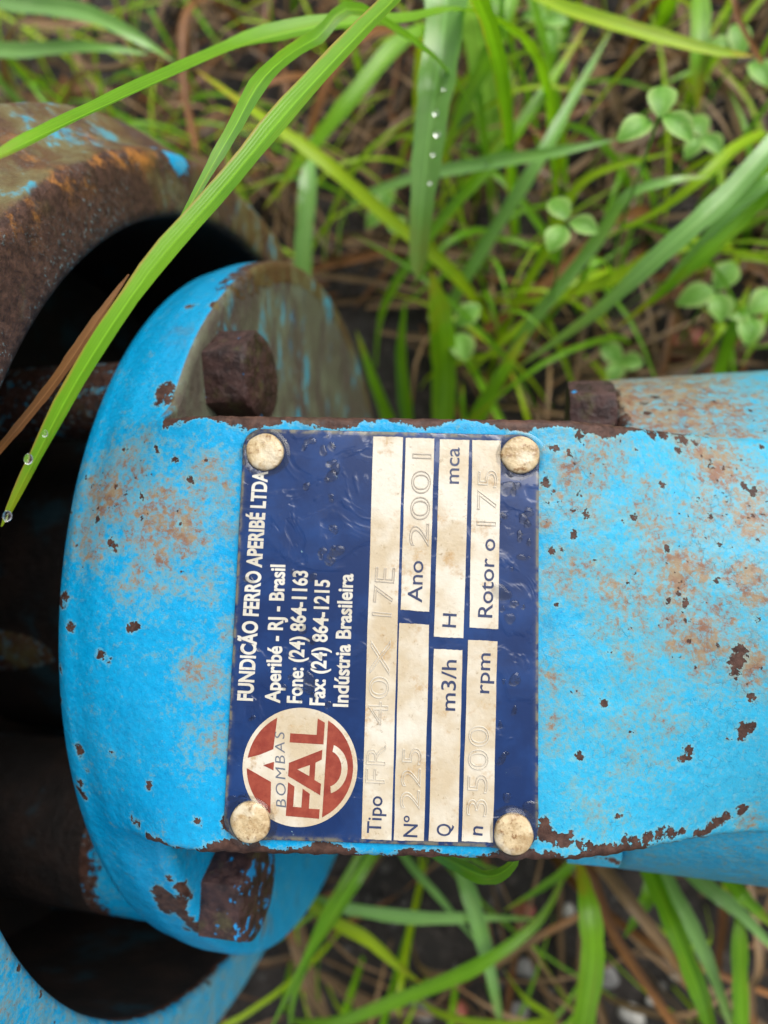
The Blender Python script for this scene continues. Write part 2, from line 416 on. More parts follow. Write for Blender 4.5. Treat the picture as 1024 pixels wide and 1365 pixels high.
# ================================================================== SETTING: soil
def soil():
    s = np.linspace(-1, 1, 241); ax = np.sign(s) * (np.abs(s) * 600 + np.abs(s) ** 9 * 30000)
    X, Y = np.meshgrid(ax, ax)
    r = np.hypot(X, Y)
    Z = -160 + (3.5 * np.sin(X * 0.031 + 1) * np.sin(Y * 0.027) + 2.5 * np.sin(X * 0.083) * np.cos(Y * 0.071 + 2) + rng.normal(0, 1.1, X.shape)) * (r < 1500)
    V = np.stack([X, Y, Z], -1).reshape(-1, 3)
    o = mesh('ground', V, grid_faces(241, 241), M_SOIL); o['kind'] = 'structure'
soil()

# ================================================================== THE PUMP
pump = bpy.data.objects.new('water_pump', None); COL.objects.link(pump); pump.empty_display_size = 0.05
tag(pump, 'weathered bright blue cast iron water pump with navy nameplate lying in grass', 'water pump')

YB, HW = -5.5, 43.0
XL, XR = -95.8, -72.5
HR, HZ = 74.0, 20.0
CHIPS = [(218,524,7),(208,532,4),(225,517,6),(224,530,5),(251,411,5),(258,410,4),(283,407,8),(82,802,8),(86,795,6),(91,834,6),
 (180,832,5),(178,838,4),(147,725,3),(152,728,4),(133,872,4),(145,882,3),(137,878,2),(106,1000,6),(115,1026,4),(106,1045,6),(104,1052,5),
 (110,1062,4),(122,1020,2),(201,1045,4),(74,893,3),(77,935,4),(183,1096,3),(176,1090,2),(262,1096,3),(146,1001,2),(222,1170,2),
 (84,680,3),(130,690,3),(112,640,3),(235,610,3),(255,640,3),(210,600,3),(165,600,2),(190,660,3),(240,700,2),
 (212,1185,10),(220,1195,14),(232,1205,12),(238,1218,10),(222,1214,8),(255,1238,7),(265,1246,7),(247,1247,5),(240,1176,6),(250,1190,4),
 (310,1100,9),(305,1092,7),(322,1108,8),(298,1100,4),(340,1120,6),
 (985,880,9),(989,868,7),(982,893,5),(916,1010,8),(918,1003,6),(994,972,7),(990,980,5),(1000,968,5),(1000,928,4),(970,985,3),
 (773,1006,5),(768,1008,3),(807,937,3),(821,1086,4),(862,1118,8),(880,1113,9),(895,1112,6),(912,1110,6),(930,1108,5),(948,1102,8),(955,1095,9),
 (942,1106,6),(966,1090,7),(988,1082,7),(995,1080,5),(980,1100,3),(835,1122,5),(846,1121,5),(725,1100,10),(722,1112,10),(738,1116,8),(752,1118,9),(760,1114,6),
 (784,1126,5),(770,1124,5),(815,1128,4),(812,1140,4),(815,1150,4),
 (738,598,5),(728,644,4),(730,672,3),(785,686,4),(843,688,3),(828,694,3),(764,712,4),(737,734,3),(752,733,3),(742,807,4),(794,745,2),(890,733,3),
 (993,650,6),(1000,655,5),(930,664,3),(883,645,3),(950,687,3),(960,726,2),(917,805,3),(815,870,2),(868,527,5),(878,526,4),(858,533,4),(862,548,4),(845,600,2),
 (1013,597,2),(772,580,3),(760,600,3),(775,660,2),(810,620,2),(905,600,3),(975,730,2),(955,775,3),(1010,830,3),(890,800,3),(920,1096,2),(760,1075,2),
 (870,580,5),(885,582,5),(900,584,5),(915,586,5),(926,587,4)]
STAINS = [(140,660,70,.95),(220,700,80,.95),(170,620,60,.8),(270,640,50,.8),(120,720,50,.8),(190,770,60,.65),(260,760,60,.5),(270,900,45,.7),(285,980,45,.65),(305,700,24,.8),(305,840,22,.75),(300,1000,22,.7),
 (770,640,80,.75),(800,600,80,.7),(960,620,70,.95),(1000,680,70,1.0),(900,760,80,.9),(930,850,80,.9),(990,880,45,1.1),(830,800,80,.75),(760,760,60,.7),(870,680,80,.65),(1000,780,60,.85),
 (750,960,50,.55),(850,1000,70,.5),(880,950,60,.5),(800,1060,60,.45),(1000,1090,25,.8),(760,900,60,.55),(728,700,22,.8),(728,900,22,.7),(850,860,70,.6),(940,700,60,.7),
 (850,520,40,1.0),(900,510,40,.7),(910,560,30,.9),(780,590,50,.7)]

def body():
    ys = np.linspace(-1, 1, 133); y = YB + HW * ys                       # top sector, from -y to +y
    nb = 130
    def flange_ring(x, R, z_top=None):
        zt = np.sqrt(R * R - y * y) if z_top is None else z_top
        a0 = math.atan2(y[-1], math.sqrt(R * R - y[-1] ** 2)); a1 = 2 * math.pi + math.atan2(y[0], math.sqrt(R * R - y[0] ** 2))
        t = np.linspace(a0, a1, nb + 2)[1:-1]
        return np.concatenate([np.stack([np.full_like(y, x), y, zt], -1), np.stack([np.full_like(t, x), R * np.sin(t), R * np.cos(t)], -1)])
    def top_z(x):
        zc = np.sqrt(120.0 ** 2 - y * y)
        zp = plane_z(x) + 0 * y
        zh = HZ + np.sqrt(HR ** 2 - (y - YB) ** 2) + 0.6 - sstep(52, 70, x) * 2.0
        z = zc + (zp - zc) * sstep(-90, -56, x)
        z = z + (zh - z) * sstep(8, 62, x)
        edge = np.clip((np.abs(ys) - 0.972) / 0.028, 0, 1)
        wob = 0.5 * np.sin(x * 0.9) + 0.4 * np.sin(x * 2.3 + 1)
        return z - edge ** 2 * (1.0 + 0.5 * wob) * sstep(-84, -68, x)
    def pad_ring(x):
        zt = top_z(x)
        t = np.linspace(0, 1, nb + 2)[1:-1]
        th = np.radians(40 + 280 * t)
        cy, cz = YB + 34 * np.sin(th), 25 + 46 * np.cos(th)
        f = np.clip(np.minimum(t, 1 - t) / 0.09, 0, 1); f = f ** 1.6
        sy = np.where(t < 0.5, y[-1] - 0.6, y[0] + 0.6); sz = np.where(t < 0.5, zt[-1], zt[0]) - 9 * np.clip(np.minimum(t, 1 - t) / 0.09, 0, 1)
        return np.concatenate([np.stack([np.full_like(y, x), y, zt], -1), np.stack([np.full_like(t, x), sy + (cy - sy) * f, sz + (cz - sz) * f], -1)])
    S = []
    S.append(flange_ring(XL, 62.0)[:] if False else flange_ring(XL + 0.2, 70.0))
    for R in (85, 100, 112): S.append(flange_ring(XL + 0.1, R))
    for x, R in [(XL, 114.8), (XL + 0.35, 115.8), (XL + 1.0, 116.6), (XL + 2, 117.3), (XL + 3.5, 118.0)]: S.append(flange_ring(x, R))
    for x in np.arange(XL + 4.5, XR - 1.6, 0.7):
        R = 118.3 + 1.7 * sstep(XL + 3, XL + 14, x)
        S.append(flange_ring(x, R, np.sqrt(R * R - y * y) + (top_z(x) - np.sqrt(120.0 ** 2 - y * y))))
    for dx, dr in [(1.5, 0.15), (0.9, 0.45), (0.4, 1.0), (0.1, 1.8)]: S.append(flange_ring(XR - dx, 120 - dr, top_z(XR - dx)))
    a = flange_ring(XR, 117.6, top_z(XR)); b = pad_ring(XR + 0.6)
    b[len(y):, 0] = XR + 0.02
    for k in np.linspace(0, 1, 22): S.append(a + (b - a) * k)
    for x in np.arange(XR + 1.3, 70, 0.7): S.append(pad_ring(x))
    V = np.concatenate(S); n = len(S[0])
    F = [tuple(reversed(f)) for f in grid_faces(len(S), n, True)]
    F.append(tuple(range((len(S) - 1) * n, len(S) * n)))
    istop = np.tile(np.r_[np.ones(len(y), bool), np.zeros(nb, bool)], len(S))
    yy = (V[:, 1] - YB)
    chip = blobs(V, CHIPS, 'sdf')
    de = HW - np.abs(yy)                                                # distance to the pad's long edges
    onpad = (V[:, 0] > XR + 1) & (V[:, 0] < 45)
    wob = 1.1 + 0.9 * np.sin(V[:, 0] * 0.35 + 1.0) + 0.6 * np.sin(V[:, 0] * 0.11)
    wob = np.where(yy > 0, wob + 0.4, wob + 0.2)
    wob = wob - 2.5 * sstep(22, 40, V[:, 0])
    e1 = np.where(onpad & istop, np.clip(wob, 0.2, 3) - np.abs(de), -6)
    e1 = np.where(onpad & ~istop, 3.0, e1)
    chip = np.maximum(chip, e1)
    stain = np.clip(blobs(V, STAINS, 'gauss'), 0, 1.1)
    face = (np.abs(V[:, 0] - XR) < 0.3) | ((V[:, 0] > XR - 1.2) & (V[:, 0] < XR + 0.3))
    rad = np.hypot(V[:, 1], V[:, 2])
    up = V[:, 1] > 0
    moss = np.where(face & up & ~istop, 1.05, 0.0)
    moss = np.where(face & ~up & ~istop, 0.10, moss)
    rimtop = (V[:, 0] > XR - 5) & (rad > 112) & (V[:, 1] > 72) & (V[:, 0] < XR + 0.3)
    rust = np.where(rimtop, 0.35 + 0.35 * sstep(72, 100, V[:, 1]), 0.0)
    rust = np.where((V[:, 0] < XL + 0.3), 0.55, rust)
    fade = 0.10 + 0.75 * sstep(-20, 20, V[:, 0])
    o = mesh('bearing_bracket', V, F, M_PAINT, pump, {'chip': chip, 'stain': stain, 'rust': rust, 'moss': moss, 'fade': fade, 'orange': np.zeros(len(V))}, True, None, 38)
    o['label'] = 'bright blue flange and sloping pad with chipped paint and brown stains'
    return o
bracket = body()

# ---- bearing housing at the right, round
def house_attrs(V):
    chip = blobs(V, CHIPS, 'sdf'); stain = np.clip(blobs(V, STAINS, 'gauss'), 0, 1)
    up = V[:, 1] > YB
    rust = np.where(up, 0.62 * (1 - sstep(27.5, 33, V[:, 0])), 0.2 * (1 - sstep(27.5, 33, V[:, 0])))
    stain = np.maximum(stain, np.where(up, 0.95 - 0.55 * sstep(40, 75, V[:, 0]), 0.25))
    return {'chip': chip, 'stain': stain, 'rust': rust, 'moss': np.where(up & (V[:, 1] > 62), 0.35, 0), 'fade': np.full(len(V), 0.75), 'orange': np.zeros(len(V))}
prof = densify([(20, 30), (26.7, 60), (27, 72.0), (27.7, 73.3), (29, 74.0), (150, 75.5), (152, 74), (153, 40), (153, 18)], 1.0)
hs_o = lathe('bearing_housing', prof, YB, HZ, M_PAINT, pump, house_attrs, 260)
lathe('shaft', [(140, 14), (200, 14), (201, 13), (201, 0.1)], YB, HZ, M_IRON, pump, None, 40)
# lugs beside the housing's end: a rusty nut above, a painted lip below
def hexa(name, c, axis_x0, axis_x1, r, mat, parent, n=6, rot=0.0, attrs=None, ch=0.14):
    """hexagonal head whose axis runs along x, both ends chamfered to a circle."""
    k = 48; t = rot + np.linspace(0, 2 * np.pi, k, endpoint=False)
    hexr = r * math.cos(math.pi / n) / np.cos((t - rot + 1e-7) % (2 * math.pi / n) - math.pi / n + 1e-9)
    L = axis_x1 - axis_x0; rin = r * math.cos(math.pi / n)
    rows = [(axis_x0, hexr * 0.98), (axis_x0 + 0.03 * L, hexr), (axis_x1 - ch * 2.2 * rin * 0.5, np.minimum(hexr, rin * 1.13))]
    for f, q in [(0.35, 1.10), (0.75, 1.02), (1.0, 0.93)]: rows.append((axis_x1 - ch * rin * (1 - f), np.minimum(hexr, rin * q)))
    rows.append((axis_x1 + 0.25, np.full(k, rin * 0.80))); rows.append((axis_x1 + 0.3, np.full(k, rin * 0.4))); rows.append((axis_x1 + 0.3, np.full(k, 0.05)))
    V = np.concatenate([np.stack([np.full(k, x), c[0] + q * np.sin(t), c[1] + q * np.cos(t)], -1) for x, q in rows])
    V = V + rng.normal(0, r * 0.003, V.shape)
    F = [tuple(reversed(f)) for f in grid_faces(len(rows), k, True)]; F.append(tuple(range(k)))
    return mesh(name, V, F, mat, parent, attrs(V) if attrs else None, True, None, 30)
pn = at(806, 552, 66)
hexa('stud_nut', (pn[1], pn[2]), 15.5, 27, 9.0, M_IRON, pump, 6, 0.3)
pn2 = at(795, 1108, 60)
hexa('stud_nut', (pn2[1] + 1, pn2[2]), 14, 27, 9.0, M_PAINT, pump, 6, 0.1, lambda V: {'chip': blobs(V, CHIPS, 'sdf'), 'stain': np.zeros(len(V)), 'rust': np.full(len(V), .2), 'moss': np.zeros(len(V)), 'fade': np.full(len(V), .9)})
# foot under the housing
ft = [(-20, -60), (20, -60), (34, -150), (60, -152), (60, -163), (-60, -163), (-60, -152), (-34, -150)]
V = np.array([[x, YB + a, b] for x in (70, 84) for a, b in [(p[0], p[1]) for p in ft]]); k = len(ft)
F = [(i, (i + 1) % k, k + (i + 1) % k, k + i) for i in range(k)] + [tuple(range(k))[::-1], tuple(range(k, 2 * k))]
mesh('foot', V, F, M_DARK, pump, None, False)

# ---- bolts in the flange face
def bolt(px, py, r, rot, flake, x1):
    c = at_x(px, py, XR + 1)
    sh = hexa('bolt', (c[1], c[2]), XR - 0.3, XR + x1, r, M_IRON, pump, 6, rot, lambda V: {'flake': flake(V)})
    return sh, c
b1, c1 = bolt(303, 506, 12.2, 0.25, lambda V: np.zeros(len(V)), 11.0)
b2, c2 = bolt(300, 1180, 12.4, 0.5, lambda V: sstep(XR + 6, XR + 10, V[:, 0]) * 0.36, 10.5)
for ang in (147, 213):
    t = math.radians(ang); hexa('bolt', (104 * math.sin(t), 104 * math.cos(t)), XR - 0.3, XR + 9, 12.5, M_IRON, pump, 6, 0.2)

# ---- casing ring behind the flange
def case_attrs(V):
    n = len(V); up = V[:, 1] > 20
    a = np.degrees(np.arctan2(V[:, 1], V[:, 2]))
    rust = np.clip(0.85 * sstep(-20, 5, a), 0, 1) + 0.02
    rad = np.hypot(V[:, 1] + 1.3, V[:, 2])
    rust = np.where((rad < 135.5) | (V[:, 0] < -101) & (rad < 137), 1.0, rust)
    outer = (V[:, 0] < -101.5) & (rad > 150)
    rust = np.where(outer & (a > 0), 0.95, rust)
    moss = np.where(outer & (a > 10), 0.62, 0.0)
    inner_band = np.clip(sstep(38, 70, a), 0, 1) * (V[:, 0] > -101.5)
    moss = np.maximum(moss, 0.62 * inner_band)
    bl = blobs(V, [(238, 188, 22, 1.0), (262, 190, 14, 1.0)], 'gauss'); rust = rust - 1.6 * bl; moss = moss - 1.6 * bl
    ridge = 2.0 * np.exp(-((rad - 155) / 5.0) ** 2) * (a > 0) * (a < 60)
    chip = np.full(n, -6.0)
    chip = np.maximum(chip, blobs(V, [(30, 1290, 5), (110, 1340, 4), (60, 1320, 4), (280, 1310, 5)], 'sdf'))
    return {'chip': chip, 'stain': np.where(V[:, 1] < 0, 0.45, 0.2), 'rust': rust, 'moss': moss, 'fade': np.full(n, 0.12), 'orange': ridge + 0.12 * inner_band}
lathe('casing_cavity', densify([(-190, 30), (-190, 126), (-184, 134), (-104, 136.2)], 4), -1.3, 0.0, M_DARK, pump, None, 120, sharp=50)  # bore coloured near-black so it looks unlit
prof = densify([(-104, 136.2), (-101, 136.6), (-100.3, 137.6), (-100, 139), (-100, 151), (-100.6, 153), (-102, 154.4), (-107, 156), (-112, 160), (-122, 167), (-200, 169), (-206, 165), (-206, 30)], 1.6)
lathe('casing', prof, -1.3, 0.0, M_PAINT, pump, case_attrs, 300, sharp=50)
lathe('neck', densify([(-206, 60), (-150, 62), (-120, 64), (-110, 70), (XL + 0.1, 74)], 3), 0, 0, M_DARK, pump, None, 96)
c = at_x(140, 512, -112)
def stud(name, c, x0, x1, r, mat, attrs=None):
    n = 40; t = np.linspace(0, 2 * np.pi, n, endpoint=False)
    rows = densify([(x0, r), (x1, r)], 1.5)
    V = np.concatenate([np.stack([np.full(n, x), c[1] + q * np.sin(t), c[2] + q * np.cos(t)], -1) for x, q in rows]) + rng.normal(0, .06, (n * len(rows), 3))
    return mesh(name, V, [tuple(reversed(f)) for f in grid_faces(len(rows), n, True)], mat, pump, attrs(V) if attrs else None, True)
stud('stud', c + np.array([0, -2, -9.0]), -190, XL + 0.5, 11.0, M_PAINT, lambda V: {'chip': np.full(len(V), -6.), 'rust': np.full(len(V), 0.62), 'stain': np.full(len(V), .6), 'fade': np.full(len(V), .3)})
c = at_x(150, 1190, -110)
stud('arm', c + np.array([0, 9, -21.0]), -119, XL + 0.5, 24.0, M_PAINT, lambda V: {'chip': np.full(len(V), -6.), 'rust': 0.62 * sstep(-106, -118, V[:, 0]) + 0.08, 'stain': np.full(len(V), .1), 'fade': np.full(len(V), .05)})
stud('arm_root', c + np.array([0, 9, -21.0]), -190, -119, 24.0, M_DARK)  # deeper half of the arm, cavity shade painted on as near-black
c = at_x(30, 840, -130)
c = at_x(35, 838, -125)
c = at_x(35, 838, -150)
stud('gland', c + np.array([0, 0, -30.0]), -190, XL + 0.5, 24.0, M_PAINT, lambda V: {'chip': np.full(len(V), -6.), 'rust': np.full(len(V), 0.60), 'stain': np.full(len(V), .5), 'moss': np.full(len(V), .45), 'fade': np.full(len(V), .0)})  # rust and moss raised to dim it: shadow put into the colour

# ================================================================== NAMEPLATE
PCRN = [at_pad(*q) for q in [(322, 572), (722, 583), (715, 1128), (300, 1115)]]
PC = sum(PCRN) / 4
PN = np.array([PS, 0, 1.0]); PN /= np.linalg.norm(PN)
PV = (PCRN[0] + PCRN[1] - PCRN[2] - PCRN[3]); PV -= PN * PV.dot(PN); PV /= np.linalg.norm(PV)
PU = np.cross(PV, PN)
TH = 0.9
def uvp(px, py):
    q = at_pad(px, py) - PC; return float(q @ PU), float(q @ PV)
def onp(u, v, h):
    u = np.asarray(u, float); return PC + u[..., None] * PU + np.asarray(v, float)[..., None] * PV + (np.asarray(h, float) + 0 * u)[..., None] * PN
def plate():
    hu, hv, r = 30.0, 39.9, 4.0
    pts = []
    for cx, cy, a0 in [(hu - r, hv - r, 0), (-hu + r, hv - r, 90), (-hu + r, -hv + r, 180), (hu - r, -hv + r, 270)]:
        for a in range(0, 91, 10):
            t = math.radians(a0 + a); pts.append((cx + r * math.cos(t), cy + r * math.sin(t)))
    pts = np.array(pts); n = len(pts)
    rows = [(1.0, -0.3), (1.0, TH - 0.2), (0.996, TH - 0.05), (0.990, TH), (0.975, TH), (0.95, TH)]
    V = []; E = []
    for s, h in rows:
        V.append(onp(pts[:, 0] * s, pts[:, 1] * s, h)); E += [1.0 if s > 0.98 else 0.25 if s > .96 else 0.0] * n
    V = np.concatenate(V); F = grid_faces(len(rows), n, True); F.append(tuple(range((len(rows) - 1) * n, len(rows) * n)))
    return mesh('nameplate', V, F, M_PLATE, pump, {'edge': np.array(E)}, True, None, 30)
nplate = plate()
nplate['label'] = 'wet navy blue nameplate with cream data fields and four rivets'

def poly(name, uv, h, mat, thick=0.08, parent=nplate, holes=None):
    uv = np.array(uv, float)
    if np.sum(uv[:, 0] * np.roll(uv[:, 1], -1) - np.roll(uv[:, 0], -1) * uv[:, 1]) < 0: uv = uv[::-1]
    n = len(uv)
    V = np.concatenate([onp(uv[:, 0], uv[:, 1], h - thick), onp(uv[:, 0], uv[:, 1], h)])
    F = [(i, (i + 1) % n, n + (i + 1) % n, n + i) for i in range(n)] + [tuple(range(n, 2 * n))]
    return mesh(name, V, F, mat, parent, None, False)
H1 = TH + 0.10
FIELDS = [((497,583),(538,584),(523,1117),(481,1115)), ((540,585),(580,586),(573,815),(533,812)), ((531,830),(573,832),(566,1118),(524,1117)),
 ((585,587),(626,588),(618,850),(577,848)), ((577,864),(617,866),(611,1119),(570,1118)), ((628,588),(668,589),(664,838),(624,836)), ((622,852),(663,854),(657,1120),(614,1118))]
for q in FIELDS:
    P = [uvp(p[0] + (1.1 if i in (0, 3) else -1.1), p[1]) for i, p in enumerate(q)]
    pts = []
    for i in range(4):                                                   # slightly wavering printed edge
        a, b = P[i], P[(i + 1) % 4]
        for k in range(10):
            f = k / 10; pts.append((a[0] + (b[0] - a[0]) * f + random.uniform(-.05, .05), a[1] + (b[1] - a[1]) * f + random.uniform(-.05, .05)))
    poly('data_field', pts, H1, M_CREAM)

def glyphs(text, offset=0.0, outline=0.0, space=1.0, shear=0.0):
    cu = bpy.data.curves.new('lettering', 'FONT'); cu.body = text; cu.size = 1.0; cu.offset = offset; cu.space_character = space; cu.shear = shear
    cu.resolution_u = 6
    if outline: cu.fill_mode = 'NONE'; cu.bevel_depth = outline; cu.bevel_resolution = 1
    else: cu.extrude = 0.02
    ob = bpy.data.objects.new('lettering', cu); COL.objects.link(ob)
    dg = bpy.context.evaluated_depsgraph_get(); dg.update()
    me = bpy.data.meshes.new_from_object(ob.evaluated_get(dg))
    V = np.array([v.co[:] for v in me.vertices]); F = [tuple(p.vertices) for p in me.polygons]
    bpy.data.objects.remove(ob); bpy.data.curves.remove(cu); bpy.data.meshes.remove(me)
    return V, F
CAP = glyphs('H')[0][:, 1].max()
def lettering(text, start, end, cap, mat, h=None, offset=0.0, outline=0.0, space=1.0, shear=0.0, name='lettering', thick=0.05):
    """text runs from the pixel mark `start` (baseline) towards `end`; cap height in pixels."""
    V, F = glyphs(text, offset, outline, space, shear)
    a = np.array(uvp(*start)); b = np.array(uvp(*end)); L = np.linalg.norm(b - a); d = (b - a) / L; upv = np.array([-d[1], d[0]])
    s = cap * 0.1466 / CAP
    x0, x1 = V[:, 0].min(), V[:, 0].max()
    U = a[None] + ((V[:, 0] - x0) / (x1 - x0) * L)[:, None] * d[None] + (V[:, 1] * s)[:, None] * upv[None]
    zz = V[:, 2]; zn = (zz - zz.min()) / max(1e-9, zz.max() - zz.min())
    hh = (h if h is not None else H1 + thick) - thick * (1 - zn)
    return mesh(name, onp(U[:, 0], U[:, 1], hh), F, mat, nplate, None, False)
HB = TH + 0.07
for txt, s, e, cap, off in [('FUNDIÇÃO FERRO APERIBÉ LTDA', (338,933), (358,629), 19.5, .034), ('Aperibé - RJ - Brasil', (374,936), (381,753), 19, .028),
        ('Fone: (24) 864-1163', (403,936), (411,761), 19, .028), ('Fax: (24) 864-1215', (433,939), (440,773), 19, .028), ('Indústria Brasileira', (464,941), (471,765), 19, .028)]:
    lettering(txt, s, e, cap, M_WHITE, HB, off, thick=0.06)
for txt, s, e, cap in [('Tipo', (508,1108), (510,1059), 18), ('Nº', (556,1113), (557,1085), 18), ('Q', (600,1112), (601,1096), 18), ('n', (642,1111), (643,1099), 18),
        ('Ano', (562,803), (564,748), 19), ('H', (607,836), (608,818), 18), ('mca', (611,646), (612,598), 19), ('m3/h', (606,946), (608,879), 19),
        ('rpm', (651,923), (653,870), 18), ('Rotor o', (655,823), (659,719), 19)]:
    lettering(txt, s, e, cap, M_NAVY, H1 + 0.05, 0.006)
for txt, s, e, cap in [('FR', (513,1042), (515,990), 25), ('40X', (517,965), (521,852), 26), ('17E', (522,822), (527,757), 26), ('225', (559,1076), (562,995), 25),
        ('3500', (648,1086), (651,966), 26), ('2001', (571,729), (575,606), 26), ('175', (660,702), (662,628), 26)]:
    lettering(txt, s, e, cap, M_STAMPD if txt in ('2001', '17E') else M_STAMP, H1 + 0.16, -0.012, 0.016, name='stamped_number', thick=0.24)

# ---- round emblem
LC = np.array(uvp(401, 1020)); LR = 75.5 * 0.1466
lup = np.array([-1.0, 0.0])                                              # up of the emblem points to -u, reading runs along +v
_a = np.array(uvp(508, 1108)); _b = np.array(uvp(527, 757)); ldir = (_b - _a) / np.linalg.norm(_b - _a); lup = np.array([-ldir[1], ldir[0]])
def lg(t, wv):                                                           # emblem coordinates in radii: t reading direction, wv up
    return tuple(LC + LR * (t * ldir + wv * lup))
def cr(cx, cy): return ((512 - cy) / 385.0, (512 - cx) / 385.0)         # from the enlarged study of the emblem
poly('emblem_disc', [lg(math.cos(a), math.sin(a)) for a in np.linspace(0, 2 * math.pi, 72, endpoint=False)], H1, M_CREAM)
HE = H1 + 0.05
RI = 0.925
def seg_points(w0, t0, t1, n=26):
    """outer arc of a red segment beyond the chord at height w0 (sign picks the side), clipped to t0..t1."""
    ts = np.linspace(t0, t1, n); sgn = 1 if w0 > 0 else -1
    return [lg(t, sgn * math.sqrt(max(0, RI * RI - t * t))) for t in ts]
w0 = 0.455; tm = math.sqrt(RI ** 2 - w0 ** 2)
poly('emblem_mark', seg_points(w0, 0.10, tm) + [lg(tm, w0), lg(0.27, w0 + .03), lg(0.17, 0.70)], HE, M_RED)
poly('emblem_mark', seg_points(w0, -tm, -0.075) + [lg(-0.28, w0 + .03), lg(-tm, w0)][0:2], HE, M_RED)
poly('emblem_mark', [lg(0.06, w0), lg(-0.085, w0), lg(-0.01, 0.64)], HE, M_RED)
w1 = -0.44; tm = math.sqrt(RI ** 2 - w1 ** 2)
poly('emblem_mark', [lg(-tm, w1)] + seg_points(w1, -tm, tm)[1:-1] + [lg(tm, w1)], HE, M_RED)
arc = []
for a in np.linspace(-1.28, 1.28, 26): arc.append((0.42 * math.sin(a) * 1.0, -0.52 - 0.37 * math.cos(a) + 0.06))
arc2 = [(t * 0.72, (wv + 0.52) * 0.66 - 0.52) for t, wv in reversed(arc)]
poly('emblem_mark', [lg(*p) for p in arc + arc2], HE + 0.04, M_CREAM)
F_ = [(440, 830), (440, 615), (485, 640), (485, 770), (540, 770), (540, 650), (590, 680), (590, 775), (662, 775), (662, 835)]
poly('emblem_letter', [lg(*cr(*p)) for p in F_], HE, M_RED)
A_ = [(437, 490), (655, 392), (655, 455), (615, 478), (615, 590), (660, 612), (660, 685), (437, 575)]
poly('emblem_letter', [lg(*cr(*p)) for p in A_], HE, M_RED)
poly('emblem_mark', [lg(*cr(*p)) for p in [(497, 528), (578, 496), (578, 566)]], HE + 0.04, M_CREAM)
L_ = [(432, 298), (610, 298), (610, 190), (660, 215), (660, 357), (432, 357)]
poly('emblem_letter', [lg(*cr(*p)) for p in L_], HE, M_RED)
def lpx(cx, cy): return (300 + cx / 5.12, 920 + cy / 5.12)
lettering('BOMBAS', lpx(424, 786), lpx(412, 272), 13.0, M_GREYINK, HE, -0.006, space=1.25, shear=0.15)

# ---- rivets
for px, py in [(355, 604), (692, 608), (683, 1108), (336, 1092)]:
    u0, v0 = uvp(px, py); n = 36; t = np.linspace(0, 2 * np.pi, n, endpoint=False)
    rows = [(3.75, TH - 0.2), (3.8, TH + 0.35), (3.72, TH + 0.62), (3.45, TH + 0.86), (2.7, TH + 1.02), (1.5, TH + 1.08), (0.4, TH + 1.06)]
    V = np.concatenate([onp(u0 + r * (1 + .035 * np.sin(2 * t + px) + .02 * np.sin(5 * t + py)) * np.cos(t), v0 + r * np.sin(t), h + 0.05 * np.sin(2 * t + py) * (r > 1)) for r, h in rows])
    F = grid_faces(len(rows), n, True); F.append(tuple(range((len(rows) - 1) * n, len(rows) * n)))
    mesh('rivet', V, F, M_RIVET, nplate, None, True, None, 50)
    rows = [(5.1, TH + 0.02), (4.7, TH + 0.10), (4.2, TH + 0.30), (3.7, TH + 0.62)]      # ring of water held by the head
    V = np.concatenate([onp(u0 + r * (1 + .05 * np.sin(2 * t + px) * (r > 4)) * np.cos(t), v0 + r * (1 + .04 * np.cos(3 * t)) * np.sin(t), h) for r, h in rows])
    mesh('water_ring', V, grid_faces(len(rows), n, True), M_WATER, nplate, None, True)

# ---- raindrops on the plate
def drops():
    V = []; F = []; base = 0
    def drop(u0, v0, r, el, ang):
        nonlocal base
        n = 18; t = np.linspace(0, 2 * np.pi, n, endpoint=False)
        ph = rng.uniform(0, 6, 3); out = 1 + .16 * np.sin(2 * t + ph[0]) + .10 * np.sin(3 * t + ph[1])
        ca, sa = math.cos(ang), math.sin(ang)
        for f, h in [(1, 0.0), (0.93, 0.30), (0.78, 0.62), (0.5, 0.90), (0.2, 1.0)]:
            a, b = r * f * out * np.cos(t) * el, r * f * out * np.sin(t)
            V.append(onp(u0 + a * ca - b * sa, v0 + a * sa + b * ca, TH + 0.005 + h * min(0.22 * r, 0.24)))
        for f in grid_faces(5, n, True): F.append(tuple(i + base for i in f))
        F.append(tuple(range(base + 4 * n, base + 5 * n))); base += 5 * n
    def blocked(u, v):
        return (-10 < u < 22 and abs(v) < 38.5) or (u < -19.5 and -15 < v < 36 and u > -27) or np.hypot(u - LC[0], v - LC[1]) < LR + 1
    k = 0
    while k < 70:
        u, v = rng.uniform(-29, 29), rng.uniform(-39, 39)
        if blocked(u, v): continue
        drop(u, v, rng.uniform(0.3, 0.9) * (1.8 if rng.random() < .25 else 1), rng.uniform(1, 1.6), rng.uniform(0, 3.1)); k += 1
    o = mesh('raindrops', np.concatenate(V), F, M_WATER, nplate, None, True); o['kind'] = 'stuff'
drops()

